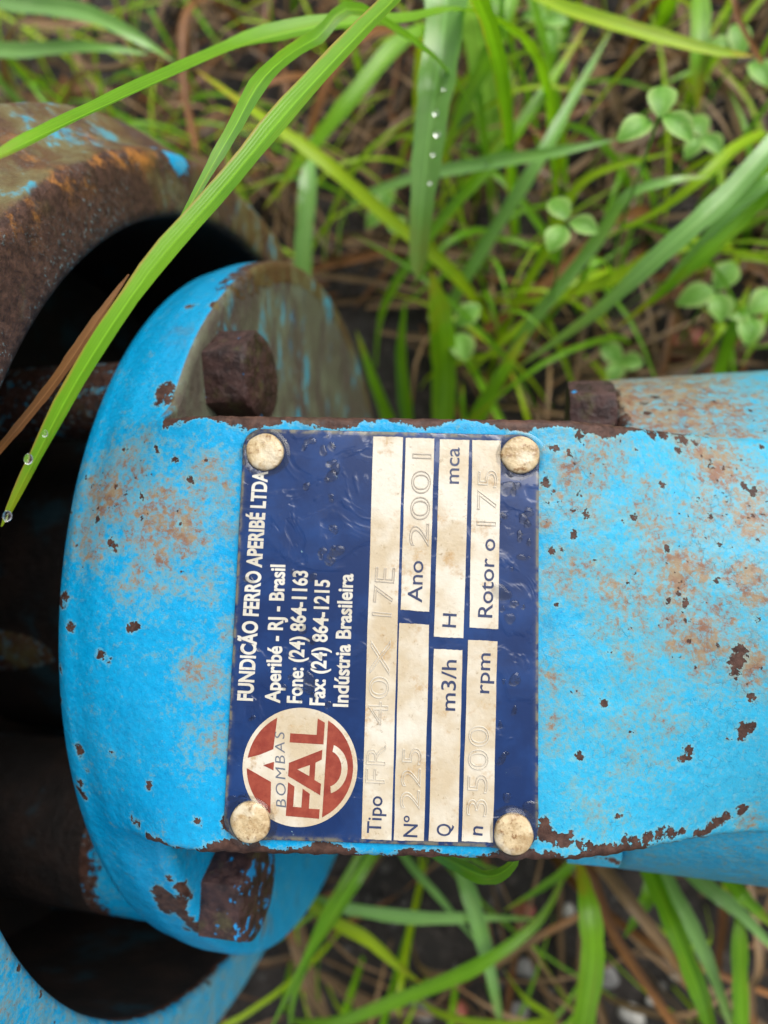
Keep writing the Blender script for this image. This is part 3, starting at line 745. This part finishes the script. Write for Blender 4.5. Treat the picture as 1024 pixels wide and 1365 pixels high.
# ================================================================== PLANTS
def spline(P, n):
    P = np.asarray(P, float); P = np.vstack([2 * P[0] - P[1], P, 2 * P[-1] - P[-2]])
    out = []
    m = len(P) - 3
    for s in np.linspace(0, m - 1e-6, n):
        i = int(s); t = s - i; p0, p1, p2, p3 = P[i:i + 4]
        out.append(0.5 * ((2 * p1) + (p2 - p0) * t + (2 * p0 - 5 * p1 + 4 * p2 - p3) * t * t + (3 * p1 - p0 - 3 * p2 + p3) * t ** 3))
    return np.array(out)
def blade_geo(path, width, roll=0.0, fold=0.25, seed=0.5, n=26, wprof=None):
    """ribbon leaf: path base->tip in mm, width in mm, shallow V fold."""
    C_ = spline(path, n); T = np.gradient(C_, axis=0); T /= np.linalg.norm(T, axis=1)[:, None] + 1e-9
    upv = np.array([0.0, 0.0, 1.0]); S = np.cross(T, upv); ln = np.linalg.norm(S, axis=1)[:, None]
    S = np.where(ln > 0.05, S / np.maximum(ln, 1e-6), np.array([1.0, 0, 0])); 
    for i in range(1, n):
        if S[i] @ S[i - 1] < 0: S[i] = -S[i]
    Nn = np.cross(S, T); Nn *= np.sign(Nn[:, 2:3] + 1e-9)
    s = np.linspace(0, 1, n)
    wf = (0.55 + 0.45 * np.clip(s / 0.25, 0, 1)) * np.clip((1 - s) / 0.38, 0, 1) ** 0.62 if wprof is None else wprof(s)
    wf = np.maximum(wf, 0.03) * (1 + 0.05 * np.sin(s * 37 + seed * 40) + 0.04 * np.sin(s * 71 + seed * 90))
    r = roll + 0.25 * np.sin(s * 3 + seed * 9)
    A = S * np.cos(r)[:, None] + Nn * np.sin(r)[:, None]; B = -S * np.sin(r)[:, None] + Nn * np.cos(r)[:, None]
    V = []; U = []
    for x in (-1, -0.5, 0, 0.5, 1):
        V.append(C_ + A * (x * width / 2 * wf)[:, None] + B * (abs(x) * fold * width / 2 * wf)[:, None])
        U.append(np.stack([np.full(n, x), s, np.full(n, seed)], -1))
    return np.concatenate(V), [(j * n + i, j * n + i + 1, (j + 1) * n + i + 1, (j + 1) * n + i) for j in range(4) for i in range(n - 1)], np.concatenate(U)
def grass_blade(pts, wpx, mat, label, group=None, base='start', seed=None, roll=0.0, fold=0.25, name='grass_blade', dead=0.0, cat='grass blade', rooted=True, wprof=None, ext=70):
    """pts: (px, py, height mm above the axis) marks the leaf passes through; its foot is carried down to the soil."""
    if base == 'end': pts = pts[::-1]
    P = [at(x, y, z) for x, y, z in pts]
    zm = np.mean([p[2] for p in pts]); width = wpx * (0.86 if zm < 20 and name == 'grass_blade' else 1.0) * np.mean([proj(p)[1] for p in P]) / FPX
    if rooted and P[0][2] > -150:
        d = P[0] - P[1]; d[2] = 0; d /= np.linalg.norm(d) + 1e-9
        hgt = P[0][2] + 160
        foot = P[0] + d * min(ext, 0.6 * hgt + 8); foot[2] = -162
        mid = P[0] + d * min(ext, 0.6 * hgt + 8) * 0.62; mid[2] = P[0][2] - hgt * 0.35
        P = [foot, mid] + P
    seed = rng.random() if seed is None else seed
    V, F, U = blade_geo(P, width, roll, fold, seed, 34, wprof)
    o = mesh(name, V, F, mat, None, {'blade': U, 'dead_edge': np.full(len(V), dead)}, True, P[0])
    return tag(o, label, cat, group)

flat = lambda s: np.clip((1 - s) / 0.2, 0, 1) ** 0.7
GB = 'grass blades growing round the pump'
# blades one can pick out, in front of and beside the pump
grass_blade([(600,-60,95),(520,5,118),(400,130,132),(300,248,138),(200,362,142),(110,495,144),(45,615,142),(2,702,138)], 40, M_LEAF, 'long green blade with brown edge arching across the rusty casing rim', GB, dead=1.0, seed=.55, wprof=lambda s: 0.55 + 0.45 * np.sin(np.clip(s, 0, 1) * 2.6) if False else np.clip((1 - s) / 0.75, 0, 1) ** 0.5 * 0.95 + 0.05)
grass_blade([(500,22,90),(420,52,105),(355,100,122),(310,175,130),(272,240,133),(225,325,135)], 20, M_LEAF, 'short dark green blade lying along the brown-edged long blade', GB, seed=.1, roll=.5)
grass_blade([(640,20,40),(540,28,70),(430,35,85),(330,58,95),(230,100,118),(120,150,140),(40,188,152),(-30,222,158)], 42, M_LEAF, 'broad green blade arching sideways above the mossy casing top', GB, seed=.5)
grass_blade([(605,-30,40),(590,60,42),(575,160,38),(563,270,25),(556,372,5)], 58, M_PALE, 'broad pale blade hanging upright with a row of water beads', GB, seed=.6, wprof=lambda s: np.clip((1 - s) / 0.9, 0, 1) ** 0.35 * .95 + .05)
grass_blade([(640,-25,-10),(760,15,0),(860,45,0),(950,68,-5),(1005,75,-12)], 27, M_LIME, 'yellow-green blade with browned tip stretching above the upper clover', GB, seed=.8)
grass_blade([(-60,2,0),(40,8,20),(120,20,25),(190,55,18),(235,85,5)], 25, M_PALE, 'pale green blade crossing behind the broad arching blade', GB, seed=.4)
grass_blade([(-40,80,0),(40,68,10),(120,63,12),(200,72,2)], 22, M_PALE, 'short pale blade lying level above the mossy casing', GB, seed=.3)
grass_blade([(260,92,-20),(340,150,-15),(430,215,-25),(510,285,-50)], 22, M_LIME, 'yellow blade slanting down behind the long brown-edged blade', GB, base='end', seed=.9)
grass_blade([(545,50,-40),(470,130,-30),(410,205,-35),(352,278,-45)], 26, M_LEAF, 'soft green blade slanting beside the casing top', GB, seed=.7)
grass_blade([(415,180,-60),(410,260,-55),(404,372,-70)], 27, M_PALE, 'pale upright blade just above the mossy flange', GB, base='end', seed=.3, wprof=flat)
grass_blade([(785,30,-60),(720,130,-45),(655,220,-45),(585,300,-60)], 24, M_LEAF, 'green blade slanting to the right of the water-beaded blade', GB, base='end', seed=.8)
grass_blade([(815,40,-70),(765,130,-60),(715,220,-60),(655,315,-80)], 22, M_PALE, 'pale green blade slanting towards the upper clover', GB, base='end', seed=.5)
grass_blade([(540,242,-55),(640,220,-35),(730,205,-25),(822,186,-25)], 23, M_PALE, 'pale pointed blade whose tip touches the upper clover', GB, seed=.2)
grass_blade([(690,-20,-40),(650,80,-40),(610,160,-55),(585,235,-80)], 26, M_LEAF, 'green blade leaning close beside the water-beaded blade', GB, seed=.75)
grass_blade([(662,-20,-20),(665,40,-15),(655,95,-25)], 20, M_LEAF, 'short dark blade tip beside the yellow-green stretching blade', GB, seed=.1)
grass_blade([(575,360,-40),(588,430,-60),(592,500,-90),(590,580,-120)], 38, M_LEAF, 'bright upright blade rising behind the top edge of the nameplate pad', GB, base='end', seed=.95, wprof=flat)
grass_blade([(540,400,-60),(535,480,-80),(545,570,-110)], 22, M_LEAF, 'dark narrow blade behind the top edge of the nameplate pad', GB, base='end', seed=.1)
grass_blade([(475,440,-80),(500,510,-90),(525,575,-110)], 20, M_LEAF, 'thin blade beside the mossy flange face', GB, base='end', seed=.6)
grass_blade([(705,440,-70),(668,500,-80),(628,572,-110)], 26, M_LEAF, 'bright short blade leaning behind the nameplate pad', GB, base='end', seed=.9)
grass_blade([(1060,165,0),(970,260,5),(880,340,0),(790,420,-20),(690,490,-60)], 30, M_PALE, 'longest pale blade of the bundle slanting behind the bearing housing', GB, base='start', seed=.5)
grass_blade([(1060,205,-15),(980,300,-15),(900,375,-25),(820,440,-60)], 24, M_LEAF, 'green blade under the longest pale blade of the slanting bundle', GB, base='start', seed=.8)
grass_blade([(1050,230,-10),(985,275,-10),(930,330,-20),(870,400,-40)], 22, M_PALE, 'short pale blade in the slanting bundle above the bearing housing', GB, seed=.35)
grass_blade([(790,330,-50),(835,265,-30),(890,243,-20),(945,235,-25)], 24, M_PALE, 'blade bending over beside the slanting bundle', GB, seed=.6)
grass_blade([(985,195,-40),(940,235,-30),(880,280,-40),(800,320,-60)], 20, M_LIME, 'yellowish blade crossing the slanting bundle', GB, seed=.3)
grass_blade([(905,200,-50),(780,240,-60),(730,330,-80)], 18, M_LIME, 'olive yellow stalk running down from the upper clover', GB, base='end', seed=.2)
grass_blade([(930,-20,-60),(932,60,-50),(930,150,-70)], 30, M_LEAF, 'wide green blade hanging at the clover patch', GB, seed=.7, wprof=flat)
grass_blade([(1000,380,-70),(975,440,-80),(955,510,-110)], 26, M_LEAF, 'bright blade beside the clover cluster above the bearing housing', GB, base='end', seed=.95)
grass_blade([(770,380,-90),(690,440,-95),(620,500,-110)], 18, M_LIME, 'yellow-green thin blade between the low clover and the slanting bundle', GB, seed=.4)
grass_blade([(900,330,-70),(820,370,-75),(720,400,-85),(640,400,-110)], 20, M_LIME, 'yellow blade lying across the foot of the slanting bundle', GB, seed=.6)
# below the pump
grass_blade([(500,1135,-20),(455,1205,-10),(405,1285,-8),(355,1385,-20)], 17, M_LEAF, 'dark narrow blade crossing beside the blue lower flange', GB, base='start', seed=.05)
grass_blade([(475,1150,-60),(430,1230,-50),(395,1320,-50),(385,1385,-60)], 15, M_LEAF, 'second dark narrow blade beside the blue lower flange', GB, seed=.15)
grass_blade([(400,1190,-70),(470,1210,-50),(560,1222,-48),(640,1222,-55),(720,1225,-80)], 23, M_PALE, 'pale blade lying level under the nameplate pad', GB, seed=.4)
grass_blade([(430,1215,-60),(490,1250,-50),(535,1290,-58),(565,1312,-70)], 24, M_LIME, 'yellow blade with withered tip under the nameplate pad', GB, seed=.95)
grass_blade([(570,1128,55),(610,1152,72),(650,1168,80),(680,1155,88),(693,1128,92)], 22, M_LEAF, 'curled leaf with upturned tip at the lower rivet corner', GB, seed=.3, roll=.3)
grass_blade([(612,1140,-60),(635,1220,-50),(655,1300,-55),(672,1390,-80)], 26, M_PALE, 'upright pale blade crossing the level blade', GB, base='start', seed=.5)
grass_blade([(440,1362,-60),(540,1328,-45),(640,1285,-40),(720,1225,-50),(760,1150,-60)], 20, M_LEAF, 'long green blade rising from gravel to the housing corner', GB, base='start', seed=.55)
grass_blade([(540,1140,-70),(590,1200,-60),(640,1262,-65)], 17, M_PALE, 'thin pale blade slanting under the nameplate pad', GB, seed=.3)
grass_blade([(770,1140,-40),(785,1215,-25),(788,1290,-25),(768,1400,-50)], 34, M_LEAF, 'wide bright blade standing below the housing corner', GB, base='end', seed=.9, wprof=flat)
grass_blade([(868,1165,-40),(905,1250,-25),(935,1330,-25),(955,1400,-40)], 28, M_LEAF, 'wide dark green blade hanging from under the bearing housing', GB, base='start', seed=.3, wprof=flat)
grass_blade([(870,1170,-60),(852,1215,-60),(832,1250,-70)], 20, M_LEAF, 'small dark blade tip under the bearing housing', GB, seed=.35)
grass_blade([(885,1165,-60),(925,1240,-50),(955,1310,-55),(985,1400,-70)], 24, M_PALE, 'pale blade turning yellow below the bearing housing', GB, seed=.95)
grass_blade([(985,1200,-50),(985,1280,-45),(982,1400,-50)], 24, M_LEAF, 'straight green blade below the bearing housing', GB, base='end', seed=.4, wprof=flat)
grass_blade([(925,1165,-50),(985,1215,-45),(1045,1280,-50)], 26, M_PALE, 'pale blade slanting outward under the bearing housing', GB, seed=.5)
grass_blade([(965,1165,-35),(1000,1205,-30),(1050,1250,-35)], 24, M_LEAF, 'green blade just under the bearing housing edge', GB, seed=.7)
grass_blade([(650,1365,-70),(735,1360,-60),(700,1330,-60),(670,1290,-75)], 16, M_LIME, 'yellowish blade curled among the gravel', GB, seed=.6)
grass_blade([(770,1140,-50),(725,1180,-50),(670,1215,-60)], 16, M_LEAF, 'thin green blade beside the curled leaf', GB, seed=.6)
# dead stalks
SG = 'dead stalks among the grass'
def straw(pts, wpx, label, mat=M_STRAW, seed=None, base='start', rooted=True):
    return grass_blade(pts, wpx, mat, label, SG, base, seed, 0.3, 0.5, 'dead_stalk', 0.0, 'dead stalk', rooted, lambda s: 1 - 0.45 * s)
grass_blade([(172,366,141),(128,430,142.5),(78,503,143),(28,566,142),(-20,622,138)], 16, M_RUSSET, 'russet dead stalk lying along the long brown-edged blade', SG, 'start', .6, 0.3, 0.5, 'dead_stalk', 0.0, 'dead stalk', False, lambda s: np.clip(s / 0.35, 0.05, 1) ** 0.6 * (1 - 0.4 * s))
straw([(800,1150,-60),(850,1215,-50),(890,1265,-55),(925,1320,-80)], 24, 'thick tan stalk under the bearing housing', seed=.95)
straw([(785,1160,-70),(815,1240,-70),(860,1310,-85),(915,1390,-100)], 20, 'long russet stalk running from the housing corner over gravel', M_RUSSET, .8)
straw([(640,1292,-70),(710,1252,-65),(775,1218,-70)], 15, 'pale tan stalk meeting the wide bright blade', seed=.9)
straw([(1010,1270,-70),(1000,1320,-75),(1008,1390,-90)], 16, 'bent tan stalk beside the straight green blade', seed=.85)
straw([(870,1260,-90),(960,1300,-90),(1040,1330,-95)], 14, 'russet stalk lying across gravel behind the straight green blade', M_RUSSET, .7)
straw([(420,1330,-80),(400,1280,-75),(385,1230,-80)], 22, 'short tan stalk beside the blue lower flange', seed=.9)
straw([(960,-20,-30),(985,30,-30),(1015,85,-40)], 12, 'orange stalk at the tip of the yellow-green stretching blade', M_RUSSET, .9)
straw([(470,60,-70),(430,130,-70),(400,230,-90)], 20, 'russet leaf hanging beside the long brown-edged blade', M_RUSSET, .9)
straw([(480,320,-120),(560,335,-115),(680,345,-120)], 22, 'brown flattened stalk behind the upright bright blade', seed=.35)
straw([(820,300,-100),(700,400,-100),(620,460,-110)], 20, 'russet stalk under the slanting bundle', M_RUSSET, .8)
straw([(610,100,-100),(680,150,-95),(735,195,-95)], 13, 'thin russet stalk below the yellow-green stretching blade', M_RUSSET, .7)
straw([(250,20,-60),(245,110,-60),(262,200,-70)], 16, 'russet upright stalk behind the broad arching blade', M_RUSSET, .6)
straw([(100,110,-30),(160,90,-30),(230,70,-40)], 22, 'tan stalk behind the level pale blade', seed=.6)
straw([(20,40,-40),(90,35,-40),(150,30,-50)], 20, 'pale tan stalk behind the crossing pale blade', seed=.9)
straw([(340,120,-70),(310,160,-70),(285,240,-90)], 14, 'orange stalk beside the casing lip', M_RUSSET, .95)

# clovers: three leaflets on a stem
def clover(leaflets, z, label, size_z=6):
    P = [at(x, y, z) for x, y, *_ in leaflets]
    hub = at(np.mean([l[0] for l in leaflets]), np.mean([l[1] for l in leaflets]), z - 3)
    foot = hub + np.array([rng.uniform(-15, 15), rng.uniform(-15, 15), 0]); foot[2] = -162
    root = bpy.data.objects.new('clover', None); COL.objects.link(root); root.empty_display_size = .01
    root.location = tuple((foot + np.array([0, 0, GZ])) * MM)
    tag(root, label, 'clover', 'clovers in the grass')
    for (x, y, lpx, wpx), p in zip(leaflets, P):
        sc = proj(p)[1] / FPX; L, Wd = lpx * sc, wpx * sc
        d = p - hub; d[2] = 0; d /= np.linalg.norm(d) + 1e-9; s = np.cross(d, [0, 0, 1.0])
        n, k = 11, 7; V = []; U = []
        tilt = rng.uniform(-.25, .25)
        for a in np.linspace(0, 1, n):
            wf = math.sin(math.pi * min(1, a * 0.92 + 0.05)) ** 0.85
            for bb in np.linspace(-1, 1, k):
                q = p + d * (a - 0.5) * L + s * bb * wf * Wd / 2 + np.array([0, 0, 1.0]) * (-(a - .45) ** 2 * L * .5 + abs(bb) * wf * Wd * .10 + tilt * (a - .5) * L)
                pass
                V.append(q); U.append((bb, a * .8, 0.5))
        V = np.array(V); U = np.array(U); U[:, 2] = rng.uniform(.2, .9)
        o = mesh('leaflet', V, grid_faces(n, k), M_CLOVER, root, {'blade': U}, True, None)
        o.data.transform(Matrix.Translation(-Vector(root.location)))
    C_ = spline([foot, hub * .5 + foot * .5 + rng.normal(0, 4, 3), hub], 10); t = np.linspace(0, 2 * np.pi, 7, endpoint=False)
    V = np.concatenate([c_ + np.stack([.55 * np.cos(t), .55 * np.sin(t), 0 * t], -1) for c_ in C_])
    o = mesh('stem', V, grid_faces(10, 7, True), M_CLOVER, root, {'blade': np.tile([0.3, .4, .6], (len(V), 1))})
    o.data.transform(Matrix.Translation(-Vector(root.location)))
clover([(882,130,54,38),(848,170,54,36),(905,166,52,34)], 22, 'three-leaf clover at the pointed tip of the pale blade')
clover([(745,276,42,30),(743,316,42,34),(779,300,40,28)], 0, 'small clover just below the pointed pale blade')
clover([(588,425,36,32),(624,419,38,32),(617,461,40,34)], -75, 'dim low clover behind the top edge of the nameplate pad')
clover([(928,394,46,34),(968,366,42,34),(960,408,40,32)], -60, 'clover next to the brick-red stone above the bearing housing')
clover([(1000,438,44,34),(1018,400,46,34),(985,415,40,30)], -75, 'lower clover overlapping another above the bearing housing')
clover([(985,50,44,30),(960,62,40,28),(1015,95,44,32)], -50, 'clover under the browned tip of the yellow-green blade')
clover([(815,470,34,28),(842,482,30,26),(820,495,30,24)], -105, 'tiny clover beside the rusty stud nut')
clover([(740,25,34,30),(712,18,34,28),(735,50,36,28)], -70, 'shaded clover behind the yellow-green stretching blade')
clover([(515,262,36,26),(530,300,36,26),(500,290,32,24)], -95, 'dim clover left of the water-beaded blade')
clover([(930,165,40,28),(950,190,36,26),(925,195,34,24)], -65, 'clover leaning behind the upper three-leaf clover')

# stones
def pebble(px, py, rpx, mat, label, z=-156, group=None):
    c_ = at(px, py, z); r = rpx * proj(c_)[1] / FPX
    V = []; n, k = 9, 12
    ph = rng.uniform(0, 6, 6)
    for i in range(n):
        a = math.pi * (i + .001) / (n - 1 + .002)
        for j in range(k):
            t = 2 * math.pi * j / k; q = r * (1 + .14 * math.sin(2 * t + ph[0]) * math.sin(a) + .12 * math.sin(3 * a + ph[1]) + .08 * math.sin(3 * t + ph[2] + a))
            V.append(c_ + q * np.array([math.sin(a) * math.cos(t) * 1.15, math.sin(a) * math.sin(t), .7 * math.cos(a)]))
    foot = c_.copy(); foot[2] = -160
    o = mesh('pebble', V, [tuple(reversed(f)) for f in grid_faces(n, k, True)], mat, None, None, True, foot)
    return tag(o, label, 'pebble', group or 'pebbles on the soil')
pebble(842,1352,13,M_ST_W,'large chalk-white pebble between tan stalks')
pebble(757,1212,8,M_ST_W,'small white pebble left of the wide bright blade')
pebble(698,1214,11,M_ST_R,'small coral red pebble beside the curled leaf')
pebble(912,458,22,M_ST_R,'brick-red stone behind the bearing housing')
pebble(900,1300,7,M_ST_W,'white pebble beside the wide dark green blade')
pebble(868,1334,6,M_ST_W,'round pale pebble close to the large chalk-white pebble')
pebble(700,1290,12,M_ST_G,'grey pebble beside the pale tan stalk')
pebble(690,1345,12,M_ST_G,'grey pebble under the yellowish curled blade')
pebble(610,1350,14,M_ST_R,'dull red stone at the foot of the upright pale blade')
pebble(560,1345,16,M_ST_G,'dark grey stone under the long rising green blade')
pebble(810,1300,14,M_ST_G,'grey stone between the wide bright blade and the russet stalk')
pebble(200,110,14,M_ST_G,'grey stone behind the broad arching blade')

# beads of water on two blades
def bead(px, py, z, rpx, label):
    c_ = at(px, py, z); r = rpx * proj(c_)[1] / FPX; V = []; n, k = 8, 14
    for i in range(n):
        a = math.pi * (i + .001) / (n - 1 + .002)
        for j in range(k):
            t = 2 * math.pi * j / k; V.append(c_ + r * np.array([math.sin(a) * math.cos(t), 1.3 * math.sin(a) * math.sin(t), .75 * math.cos(a)]))
    o = mesh('water_bead', V, [tuple(reversed(f)) for f in grid_faces(n, k, True)], M_WATER, None, None, True, c_)
    tag(o, label, 'water drop', 'beads of water on the blades')
for px, py, r in [(597,58,2.5),(599,40,3),(590,96,5),(592,22,2),(581,150,4),(583,178,4.5),(578,205,3),(574,243,2.5),(592,118,2.5)]:
    bead(px, py, 41.5, r, 'clear water bead in the row on the broad pale hanging blade')
for px, py, r, lb in [(38,612,6,'large water bead midway down the drooping tip of the brown-edged blade'),(10,688,6,'large water bead hanging at the very tip of the brown-edged blade'),(60,578,4,'tiny water bead above a larger one on the brown-edged blade')]:
    bead(px, py, 144.5, r, lb)

# the mass of grass and litter nobody could count
def under_pump(P):
    x, y = P[0], P[1]
    if x < -92: return abs(y) < 182
    if x < -66: return abs(y) < 128
    if x < 20: return abs(y - YB) < 50
    return abs(y - YB) < 84 and x < 205
def thicket(name, count, mat, label, cat, hgt, lean, wid, seed_rng, zone, lay=False):
    Vs, Fs, Us, base, k = [], [], [], 0, 0
    while k < count:
        x, y = rng.uniform(-420, 420), rng.uniform(-430, 520)
        if under_pump((x, y)) or rng.random() > zone(x, y): continue
        a = rng.uniform(0, 2 * np.pi); h = rng.uniform(*hgt); L = rng.uniform(*lean)
        dx, dy = L * math.cos(a), L * math.sin(a)
        ok = True
        for f in (.4, .7, 1.0):
            if under_pump((x + dx * f, y + dy * f)): ok = False
        if not ok: continue
        g0 = -162 if not lay else -157 + rng.uniform(0, 14)
        p0 = np.array([x, y, g0])
        if lay: path = [p0, p0 + [dx * .5, dy * .5, rng.uniform(0, 14)], p0 + [dx, dy, rng.uniform(-3, 12)]]
        else: path = [p0, p0 + [dx * .22, dy * .22, h * .62], p0 + [dx * .62, dy * .62, h], p0 + [dx * 1.05, dy * 1.05, h * rng.uniform(.72, 1.0)]]
        V, F, U = blade_geo(path, rng.uniform(*wid), rng.uniform(-.5, .5), .3, rng.uniform(*seed_rng), 10)
        Vs.append(V); Fs += [tuple(i + base for i in f) for f in F]; Us.append(U); base += len(V); k += 1
    V = np.concatenate(Vs)
    o = mesh(name, V, Fs, mat, None, {'blade': np.concatenate(Us), 'dead_edge': np.zeros(len(V))}, True)
    tag(o, label, cat, None, 'stuff')
up_ = lambda x, y: 1.0 if y > 0 else 0.35
thicket('grass', 330, M_LEAF, 'tangle of green grass behind and round the pump', 'grass', (35, 120), (30, 130), (2.0, 4.6), (0, 1), lambda x, y: (1.0 if x > -40 else .45) if y > 0 else .35)
thicket('yellowing_grass', 360, M_LIME, 'thin yellowing grass mixed through the tangle', 'grass', (30, 105), (40, 130), (1.6, 3.8), (0, 1), lambda x, y: (1.0 if x > -60 else .5) if y > 0 else .4)
thicket('tan_stems', 330, M_STRAW, 'pale tan dry stems standing through the grass', 'straw', (20, 70), (40, 120), (1.4, 3.2), (.75, 1.25), lambda x, y: 1.0 if y > 0 else .5)
thicket('dead_litter', 800, M_STRAW, 'brown dead straw matted over the soil', 'straw', (5, 20), (40, 130), (2, 7), (-.4, 1.0), lambda x, y: 1.0 if y > 0 else .45, True)
thicket('russet_litter', 260, M_RUSSET, 'russet dead leaves and stalks matted over the soil', 'straw', (5, 40), (40, 120), (2.5, 7), (0, .9), lambda x, y: 1.0 if y > 0 else .3, True)
def gravel():
    Vs, Fs, base = [], [], 0
    for _ in range(1800):
        x, y = rng.uniform(-420, 420), rng.uniform(-430, 520)
        r = rng.uniform(0.8, 2.6) * (1.4 if y < -50 else 1.0) * (1.5 if rng.random() < .1 else 1)
        c_ = np.array([x, y, -160 + r * .2]); n, k = 5, 7; V = []
        for i in range(n):
            a = math.pi * (i + .001) / (n - 1 + .002)
            for j in range(k):
                t = 2 * math.pi * j / k; q = r * rng.uniform(.8, 1.2); V.append(c_ + q * np.array([math.sin(a) * math.cos(t), math.sin(a) * math.sin(t), .7 * math.cos(a)]))
        Vs.append(np.array(V)); Fs += [tuple(i + base for i in reversed(f)) for f in grid_faces(n, k, True)]; base += n * k
    o = mesh('gravel', np.concatenate(Vs), Fs, M_GRAVEL, None, None, True); tag(o, 'grey gravel crumbs scattered over wet soil', 'gravel', None, 'stuff')
gravel()
